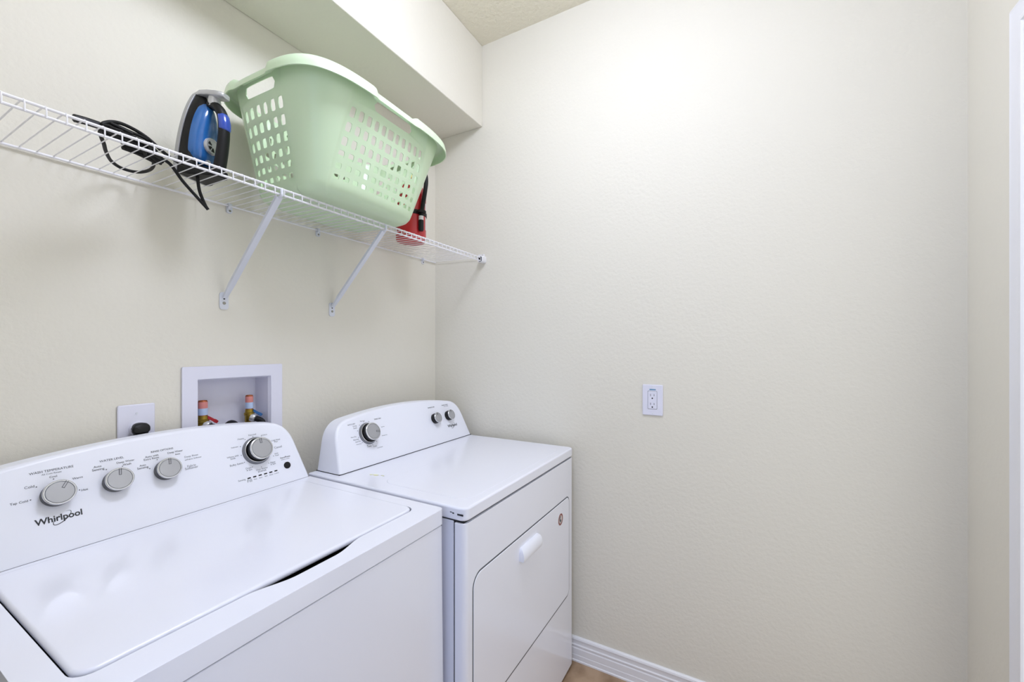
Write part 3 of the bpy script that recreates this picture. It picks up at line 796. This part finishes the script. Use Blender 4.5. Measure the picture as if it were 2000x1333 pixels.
def tank_plan(k, z0, z1, wmax):
    pts = []
    for i in range(21):
        t_ = i / 20; z = z0 + (z1 - z0) * t_
        lo = (1 - (1 - min(1, t_ / 0.22)) ** 2) ** 0.5
        hi = max(0.0, 1 - (max(0.0, t_ - 0.22) / 0.78) ** 2.1) ** 0.62
        pts.append((wmax * (0.30 + 0.70 * lo if t_ < 0.22 else hi), z))
    return pts + [(-x, z) for x, z in reversed(pts) if x > 1e-5]
bm = BM(); tk = [(0.020, 0.036, 0.214, 0.0455), (0.010, 0.038, 0.211, 0.0440), (0.0, 0.042, 0.204, 0.0385), (-0.006, 0.050, 0.194, 0.030), (-0.009, 0.060, 0.180, 0.020)]
bm.rings([[ip(x, y, z) for x, z in tank_plan(0, z0, z1, w_)] for y, z0, z1, w_ in tk])
bm.out('water_tank', M['tank'], ir, None, angle=60)['label'] = 'clear blue water tank'
# heel block reaching back to the handle
bm = BM(); hx = [(0.044, 0.052), (0.02, 0.046), (-0.010, 0.036), (-0.040, 0.025), (-0.060, 0.021)]
bm.rings([[ip(-w_, y, 0.0005), ip(w_, y, 0.0005), ip(w_ * 0.96, y, 0.030 - 0.1 * abs(y - 0.044)), ip(-w_ * 0.96, y, 0.030 - 0.1 * abs(y - 0.044))] for y, w_ in hx])
bm.out('heel_rest', M['black'], ir, None, bevel=0.003)
# handle
bm = BM()
hp = [(-0.043, 0.008), (-0.049, 0.04), (-0.053, 0.08), (-0.054, 0.12), (-0.050, 0.155), (-0.040, 0.180), (-0.022, 0.198), (0.0, 0.206)]
H = spline([Vector((0, y, z)) for y, z in hp], 5)
rs = []
for i, p in enumerate(H):
    tg = (H[min(i + 1, len(H) - 1)] - H[max(i - 1, 0)]).normalized(); nn = Vector((0, -tg.z, tg.y))
    k = i / (len(H) - 1); ww = 0.0195 - 0.004 * k; dd = 0.0150 - 0.003 * k
    rs.append([ip(*(p + Vector((ww * math.cos(a), 0, 0)) + nn * (dd * math.sin(a)))) for a in [2 * PI * j / 16 for j in range(16)]])
bm.rings(rs); hdl = bm.out('handle', M['black'], ir, None, angle=50)
bm = BM(); rs = []
for z, w_, o_, yb_ in ((0.128, 0.010, 0.011, -0.0535), (0.130, 0.0165, 0.0160, -0.0535), (0.134, 0.0188, 0.0172, -0.0532), (0.150, 0.0190, 0.0180, -0.0510), (0.168, 0.0182, 0.0180, -0.0455), (0.174, 0.0150, 0.0165, -0.0430), (0.176, 0.009, 0.012, -0.0420)):
    rs.append([ip(w_ * math.cos(a), yb_ - o_ * max(-0.05, math.sin(a)), z) for a in [2 * PI * j / 28 for j in range(28)]])
bm.rings(rs); bm.out('steam_button', M['btn_blue'], hdl, None, angle=60)['label'] = 'bright blue steam button'
# silver nose over the tip
bm = BM(); rs = []
for y, z, w_, hh in ((0.046, 0.2385, 0.010, 0.006), (0.030, 0.2375, 0.017, 0.008), (0.0, 0.2335, 0.021, 0.0085), (-0.030, 0.2285, 0.021, 0.0085), (-0.047, 0.2255, 0.018, 0.008), (-0.053, 0.2245, 0.012, 0.006)):
    rs.append([ip(w_ * math.copysign(abs(math.cos(a)) ** 0.6, math.cos(a)), y, z + hh * math.copysign(abs(math.sin(a)) ** 0.6, math.sin(a))) for a in [2 * PI * j / 20 for j in range(20)]])
bm.rings(rs); bm.out('nose_cap', M['chrome'], ir, None, angle=50)['label'] = 'silver front cap'
bm = BM(); bm.lathe([(0.013, -0.012), (0.0145, 0.0), (0.012, 0.016)], Matrix.Translation(ip(0, -0.012, 0.212)), 20); bm.out('spray_neck', M['chrome'], ir, None)
# dial
dm = Matrix(((1, 0, 0, 0), (0, 0, -1, 0), (0, 1, 0, 0), (0, 0, 0, 1)))
bm = BM(); bm.lathe([(0.021, 0), (0.021, 0.005), (0.0195, 0.0075), (0.0165, 0.0075), (0.0155, 0.0065), (0.001, 0.0066)], Matrix.Translation(ip(0.002, -0.0085, 0.090)) @ dm, 30)
dial = bm.out('temperature_dial', M['chrome'], ir, None)
bm = BM()
for a in (150, 215, 270, 330, 30, 90):
    mm = Matrix.Translation(ip(0.002, -0.0085, 0.090)) @ dm @ Matrix.Rotation(math.radians(a), 4, 'Z')
    vs = [mm @ Vector(p) for p in ((0.004, -0.0015, 0.0069), (0.0135, -0.005, 0.0069), (0.0145, 0.0, 0.0069), (0.0135, 0.005, 0.0069), (0.004, 0.0015, 0.0069))]
    if a in (150, 215, 270): bm.b.faces.new([bm.b.verts.new(v) for v in vs])
bm.out('dial_mark', M['black'], dial, None, smooth=False)
bm = BM(); bm.lathe([(0.007, 0), (0.0065, 0.004), (0.003, 0.005)], Matrix.Translation(ip(-0.002, -0.006, 0.044)) @ dm, 16); bm.out('indicator_lamp', M['chrome'], ir, None)
# the cord, coiled on the wires left of the iron; written in world coordinates, brought into the iron's frame
inv = (Matrix.Translation(IO) @ Matrix.Rotation(math.radians(20), 4, 'Z')).inverted()
cz = SZ + 0.0035
def cord(pts, r_=0.0037): bm.tube([inv @ Vector(p) for p in pts], r_, n=8, smooth=8)
bm = BM()
cord([(-1.118, -0.158, cz + 0.012), (-1.1165, -0.158, cz - 0.008), (-1.112, -0.158, cz - 0.040), (-1.100, -0.158, cz - 0.070), (-1.0935, -0.158, cz - 0.0800), (-1.0975, -0.158, cz - 0.076), (-1.118, -0.16, cz - 0.058), (-1.150, -0.162, cz - 0.028), (-1.172, -0.166, cz - 0.003), (-1.184, -0.170, cz + 0.004),
      (-1.20, -0.180, cz + 0.004), (-1.235, -0.205, cz + 0.003), (-1.275, -0.224, cz + 0.004), (-1.300, -0.232, cz + 0.004), (-1.316, -0.222, cz + 0.005), (-1.308, -0.196, cz + 0.002), (-1.296, -0.168, cz), (-1.280, -0.125, cz), (-1.255, -0.072, cz), (-1.225, -0.042, cz), (-1.197, -0.050, cz), (-1.190, -0.100, cz), (-1.205, -0.150, cz + 0.004),
      (-1.24, -0.180, cz + 0.006), (-1.285, -0.215, cz + 0.006), (-1.322, -0.250, cz + 0.004), (-1.312, -0.246, cz + 0.018), (-1.290, -0.235, cz + 0.029), (-1.262, -0.225, cz + 0.030), (-1.238, -0.222, cz + 0.022), (-1.215, -0.222, cz + 0.006), (-1.190, -0.205, cz + 0.003), (-1.165, -0.190, cz + 0.003), (-1.146, -0.178, cz + 0.008)])
for k, (dy_, dz_) in enumerate(((0.0, 0.004), (0.010, 0.010), (-0.010, 0.009), (0.004, 0.016), (0.018, 0.003), (-0.018, 0.004), (0.012, 0.018), (-0.006, 0.019))):
    cord([(-1.345 + 0.01 * k, -0.245 + dy_, cz + dz_ * 0.5), (-1.31, -0.238 + dy_, cz + dz_), (-1.275, -0.228 + dy_, cz + dz_), (-1.24, -0.215 + dy_, cz + dz_), (-1.205 - 0.006 * k, -0.196 + dy_, cz + dz_ * 0.6)], 0.0034)
cord([(-1.268, -0.180, cz + 0.002), (-1.24, -0.172, cz + 0.003), (-1.215, -0.160, cz + 0.003), (-1.198, -0.150, cz + 0.003)], 0.0065)
cord([(-1.275, -0.195, cz + 0.006), (-1.25, -0.188, cz + 0.008), (-1.222, -0.176, cz + 0.008), (-1.19, -0.158, cz + 0.005)], 0.005)
cord([(-1.190, -0.150, cz + 0.002), (-1.205, -0.165, cz + 0.002), (-1.225, -0.180, cz + 0.003), (-1.250, -0.188, cz + 0.003), (-1.270, -0.182, cz + 0.003)], 0.0034)
bm.out('power_cord', M['rubber'], ir, None, angle=60)
bm = BM()
bm.tube([inv @ Vector(p) for p in ((-1.362, -0.250, cz + 0.001), (-1.345, -0.247, cz + 0.004), (-1.325, -0.243, cz + 0.006))], 0.0075, n=10, smooth=4)
bm.out('plug', M['black'], ir, None)
bm = BM()
for d_ in (-0.004, 0.004):
    a = inv @ Vector((-1.361, -0.250 + d_, cz + 0.001)); e = inv @ Vector((-1.378, -0.2535 + d_, cz - 0.0005)); bm.tube([a, e], 0.0014, n=6, smooth=0)
bm.out('plug_prong', M['brass'], ir, None)

# ------------------------------------------------------------------ water outlet box in the back wall
WB = Vector((-0.945, 0, 1.12))
wb = thing('laundry_outlet_box', 'white recessed water supply box in the back wall behind the washing machine', 'outlet box', WB)
fx0, fx1, fz0, fz1 = -1.088, -0.802, 0.985, 1.247
ix0, ix1, iz0, iz1 = -1.050, -0.840, 1.02, 1.210
b = bmesh.new()
vo = [b.verts.new((x, -0.007, z)) for x, z in rrect(fx0, fx1, fz0, fz1, 0.004, 3)]; vi = [b.verts.new((x, -0.007, z)) for x, z in rrect(ix0, ix1, iz0, iz1, 0.003, 3)]
es = [b.edges.new((L[i], L[(i + 1) % len(L)])) for L in (vo, vi) for i in range(len(L))]
bmesh.ops.triangle_fill(b, edges=es, use_beauty=True)
r = bmesh.ops.extrude_face_region(b, geom=b.faces[:])
bmesh.ops.translate(b, verts=[v for v in r['geom'] if isinstance(v, bmesh.types.BMVert)], vec=(0, 0.0065, 0))
q = BM(); q.b.free(); q.b = b; q.out('frame', M['box_white'], wb, WB, bevel=0.002, seg=2)
bm = BM(); th_ = 0.003
rin = lambda d, y: [(ix0 + d, y, iz0 + d * .5), (ix1 - d, y, iz0 + d * .5), (ix1 - d, y, iz1 - d), (ix0 + d, y, iz1 - d)]
V = [[bm.b.verts.new(p) for p in rin(d, y)] for d, y in ((0, -0.004), (0.004, 0.004), (0.008, 0.068))]
for a, c in zip(V, V[1:]):
    for i in range(4): bm.b.faces.new((a[i], a[(i + 1) % 4], c[(i + 1) % 4], c[i]))
bm.b.faces.new(V[-1])
o = bm.out('recess', M['box_white'], wb, WB, smooth=False)
md = o.modifiers.new('t', 'SOLIDIFY'); md.thickness = 0.002; md.offset = 0
def valve(px, z_top, r_, lever_m, label, shift):
    y = 0.030
    o_ = Vector((px, y, 1.03))
    v = thing('water_valve', label, 'valve', o_, 'brass water valves in the wall box')
    m0 = Matrix.Translation((px, y, 0))
    bm = BM(); bm.lathe([(r_ * 1.0, 1.0285), (r_ * 1.15, 1.03), (r_ * 1.15, z_top - 0.066), (r_ * 1.35, z_top - 0.064), (r_ * 1.35, z_top - 0.057), (r_ * 1.1, z_top - 0.055), (r_ * 1.0, z_top - 0.045)], m0, 24)
    bm.out('valve_body', M['brass'], v, o_)
    bm = BM(); bm.lathe([(r_ * 0.98, z_top - 0.046), (r_ * 0.98, z_top - 0.003), (r_ * 0.85, z_top), (r_ * 0.7, z_top - 0.002)], m0, 24); bm.out('arrester', M['copper'], v, o_)
    bm = BM()
    bm.use(M['label_pink']).lathe([(r_ * 1.01, z_top - 0.023), (r_ * 1.01, z_top - 0.004)], m0, 24, cap=False)
    bm.use(M['label_blue']).lathe([(r_ * 1.01, z_top - 0.043), (r_ * 1.01, z_top - 0.023)], m0, 24, cap=False)
    bm.out('label_band', None, v, o_)
    # outlet, pointing out and to the right
    dirv = Vector((0.55, -0.78, -0.30)).normalized()
    c = Vector((px + 0.003, y - r_ * 0.6, z_top - 0.072))
    mm = Matrix.Translation(c) @ dirv.to_track_quat('Z', 'Y').to_matrix().to_4x4()
    bm = BM(); bm.lathe([(0.0135, 0.0), (0.0135, 0.010), (0.012, 0.013), (0.009, 0.014)], mm, 24); bm.out('hose_coupling', M['chrome'], v, o_)
    bm = BM(); bm.tube([c + dirv * 0.012, c + dirv * 0.026, c + dirv * 0.036 + Vector((0, 0, -0.006)), c + dirv * 0.040 + Vector((0, 0, -0.030)), c + dirv * 0.040 + Vector((0, 0, -0.045))], 0.0088, n=12, smooth=5); bm.out('supply_hose', M['rubber'], v, o_)
    lv = Vector((0.80, -0.30, -0.62)).normalized(); a = Vector((px + r_ * 0.9, y - 0.002, z_top - 0.050)); sdv = Vector((0.3, 0.9, 0)).normalized(); nv = lv.cross(sdv)
    bm = BM(); bm.rings([[a + lv * l_ + sdv * (w_ * sx_) + nv * (t2 * sz_) for sx_, sz_ in ((-1, -1), (1, -1), (1, 1), (-1, 1))] for l_, w_, t2 in ((0, 0.006, 0.004), (0.008, 0.008, 0.004), (0.018, 0.007, 0.0038), (0.024, 0.0085, 0.005), (0.031, 0.006, 0.004))])
    bm.out('valve_lever', lever_m, v, o_, bevel=0.001)
    return v
valve(-1.021, 1.145, 0.0120, M['red_plastic'], 'brass water valve with red lever in the white wall box', 0)
valve(-0.889, 1.148, 0.0110, M['blue_plastic'], 'brass water valve with blue lever in the white wall box', 0)
bm = BM()
bm.tube([(-0.957, 0.020, 1.023), (-0.957, 0.020, 1.04), (-0.957, 0.016, 1.055), (-0.957, 0.002, 1.064), (-0.957, -0.014, 1.060), (-0.957, -0.022, 1.045), (-0.957, -0.024, 1.0)], 0.0155, n=16, smooth=6)
o = bm.out('drain_hose', M['rubber'], None); tag(o, 'black drain hose bend between the two brass valves', 'hose')

# ------------------------------------------------------------------ dryer power plate with plug
PO = Vector((-1.186, 0, 1.096))
pl = thing('power_receptacle', 'white wall plate holding a black plug, left of the water box', 'outlet', PO)
bm = BM(); bm.prism(rrect(-1.224, -1.148, 1.037, 1.1555, 0.004, 4), lambda a, b: (a, -0.0005, b), lambda a, b: (a, -0.0065, b)); bm.out('cover_plate', M['box_white'], pl, PO, bevel=0.003)
ym = lambda x, y, z: Matrix(((1, 0, 0, x), (0, 0, -1, y), (0, 1, 0, z), (0, 0, 0, 1)))
bm = BM(); bm.lathe([(0.0185, 0), (0.0185, 0.004), (0.0175, 0.006), (0.016, 0.0065)], ym(-1.184, -0.006, 1.0935), 30); bm.out('receptacle', M['box_white'], pl, PO)
bm = BM(); bm.lathe([(0.003, 0), (0.0025, 0.0015)], ym(-1.186, -0.006, 1.132), 14); bm.out('screw', M['wire_metal'], pl, PO)
GO = Vector((-1.184, -0.013, 1.0935))
pg = thing('dryer_plug', 'black moulded plug pushed into the white wall plate', 'plug', GO)
bm = BM(); rs = []
for y, z, rx_, rz in ((-0.0128, 1.0935, 0.0150, 0.0150), (-0.016, 1.0935, 0.0150, 0.0150), (-0.022, 1.0945, 0.0178, 0.0140), (-0.029, 1.0935, 0.0180, 0.0120), (-0.032, 1.092, 0.0160, 0.0085)):
    rs.append([(-1.184 + rx_ * math.copysign(abs(math.cos(a)) ** 0.7, math.cos(a)), y, z + rz * math.copysign(abs(math.sin(a)) ** 0.7, math.sin(a))) for a in [2 * PI * k / 20 for k in range(20)]])
bm.rings(rs)
bm.rings([[(-1.183 + w_ * sx_, y + d_ * sy_, z) for sx_, sy_ in ((-1, -1), (1, -1), (1, 1), (-1, 1))] for z, w_, y, d_ in ((1.097, 0.0174, -0.021, 0.008), (1.086, 0.0142, -0.021, 0.008), (1.070, 0.0100, -0.021, 0.008), (1.050, 0.0085, -0.021, 0.008))])
bm.out('plug_body', M['black'], pg, GO, bevel=0.002)
bm = BM(); bm.tube([(-1.183, -0.023, 1.052), (-1.183, -0.023, 1.02), (-1.185, -0.026, 0.95), (-1.19, -0.022, 0.80), (-1.19, -0.022, 0.5)], 0.0060, n=10, smooth=6); bm.out('power_cord', M['rubber'], pg, GO)

# ------------------------------------------------------------------ duplex outlet on the right wall
OO = Vector((0, -1.0625, 1.1015))
ol_ = thing('electrical_outlet', 'white double electrical outlet alone on the right wall', 'outlet', OO)
fxw = lambda d: (lambda a, b: (-d, a, b))
bm = BM(); bm.prism(rrect(-1.100, -1.025, 1.0435, 1.1605, 0.004, 4), fxw(0.0005), fxw(0.0065)); bm.out('cover_plate', M['box_white'], ol_, OO, bevel=0.003)
bm = BM(); bm.prism(rrect(-1.0795, -1.0445, 1.067, 1.137, 0.003, 4), fxw(0.0064), fxw(0.0068)); bm.out('plate_gap', M['ink_light'], ol_, OO, smooth=False)
bm = BM(); bm.prism(rrect(-1.0782, -1.0458, 1.0685, 1.1355, 0.003, 4), fxw(0.006), fxw(0.0085)); bm.out('receptacle', M['box_white'], ol_, OO, bevel=0.001)
for zc_ in (1.118, 1.0845):
    for dy_, hgt in ((-0.0065, 0.0035), (0.0065, 0.0042)):
        bm = BM(); bm.box(-0.0089, -0.0080, -1.062 + dy_ - 0.0009, -1.062 + dy_ + 0.0009, zc_ + 0.003 - hgt, zc_ + 0.003 + hgt); bm.out('slot', M['ink'], ol_, OO, smooth=False)
    bm = BM(); bm.lathe([(0.0027, 0), (0.0027, 0.0008)], Matrix(((0, 0, -1, -0.0082), (1, 0, 0, -1.062), (0, 1, 0, zc_ - 0.009), (0, 0, 0, 1))), 14); bm.out('ground_hole', M['black'], ol_, OO)
bm = BM(); bm.prism([(-1.075, 1.140), (-1.052, 1.1395), (-1.051, 1.1435), (-1.056, 1.1445), (-1.074, 1.1438)], fxw(0.0064), fxw(0.0072)); bm.out('sticker', M['sticker_blue'], ol_, OO, smooth=False)
for zc_ in (1.1535, 1.051):
    bm = BM(); bm.lathe([(0.0026, 0), (0.0022, 0.0012)], Matrix(((0, 0, -1, -0.0063), (1, 0, 0, -1.062), (0, 1, 0, zc_), (0, 0, 0, 1))), 12); bm.out('screw', M['wire_metal'], ol_, OO)
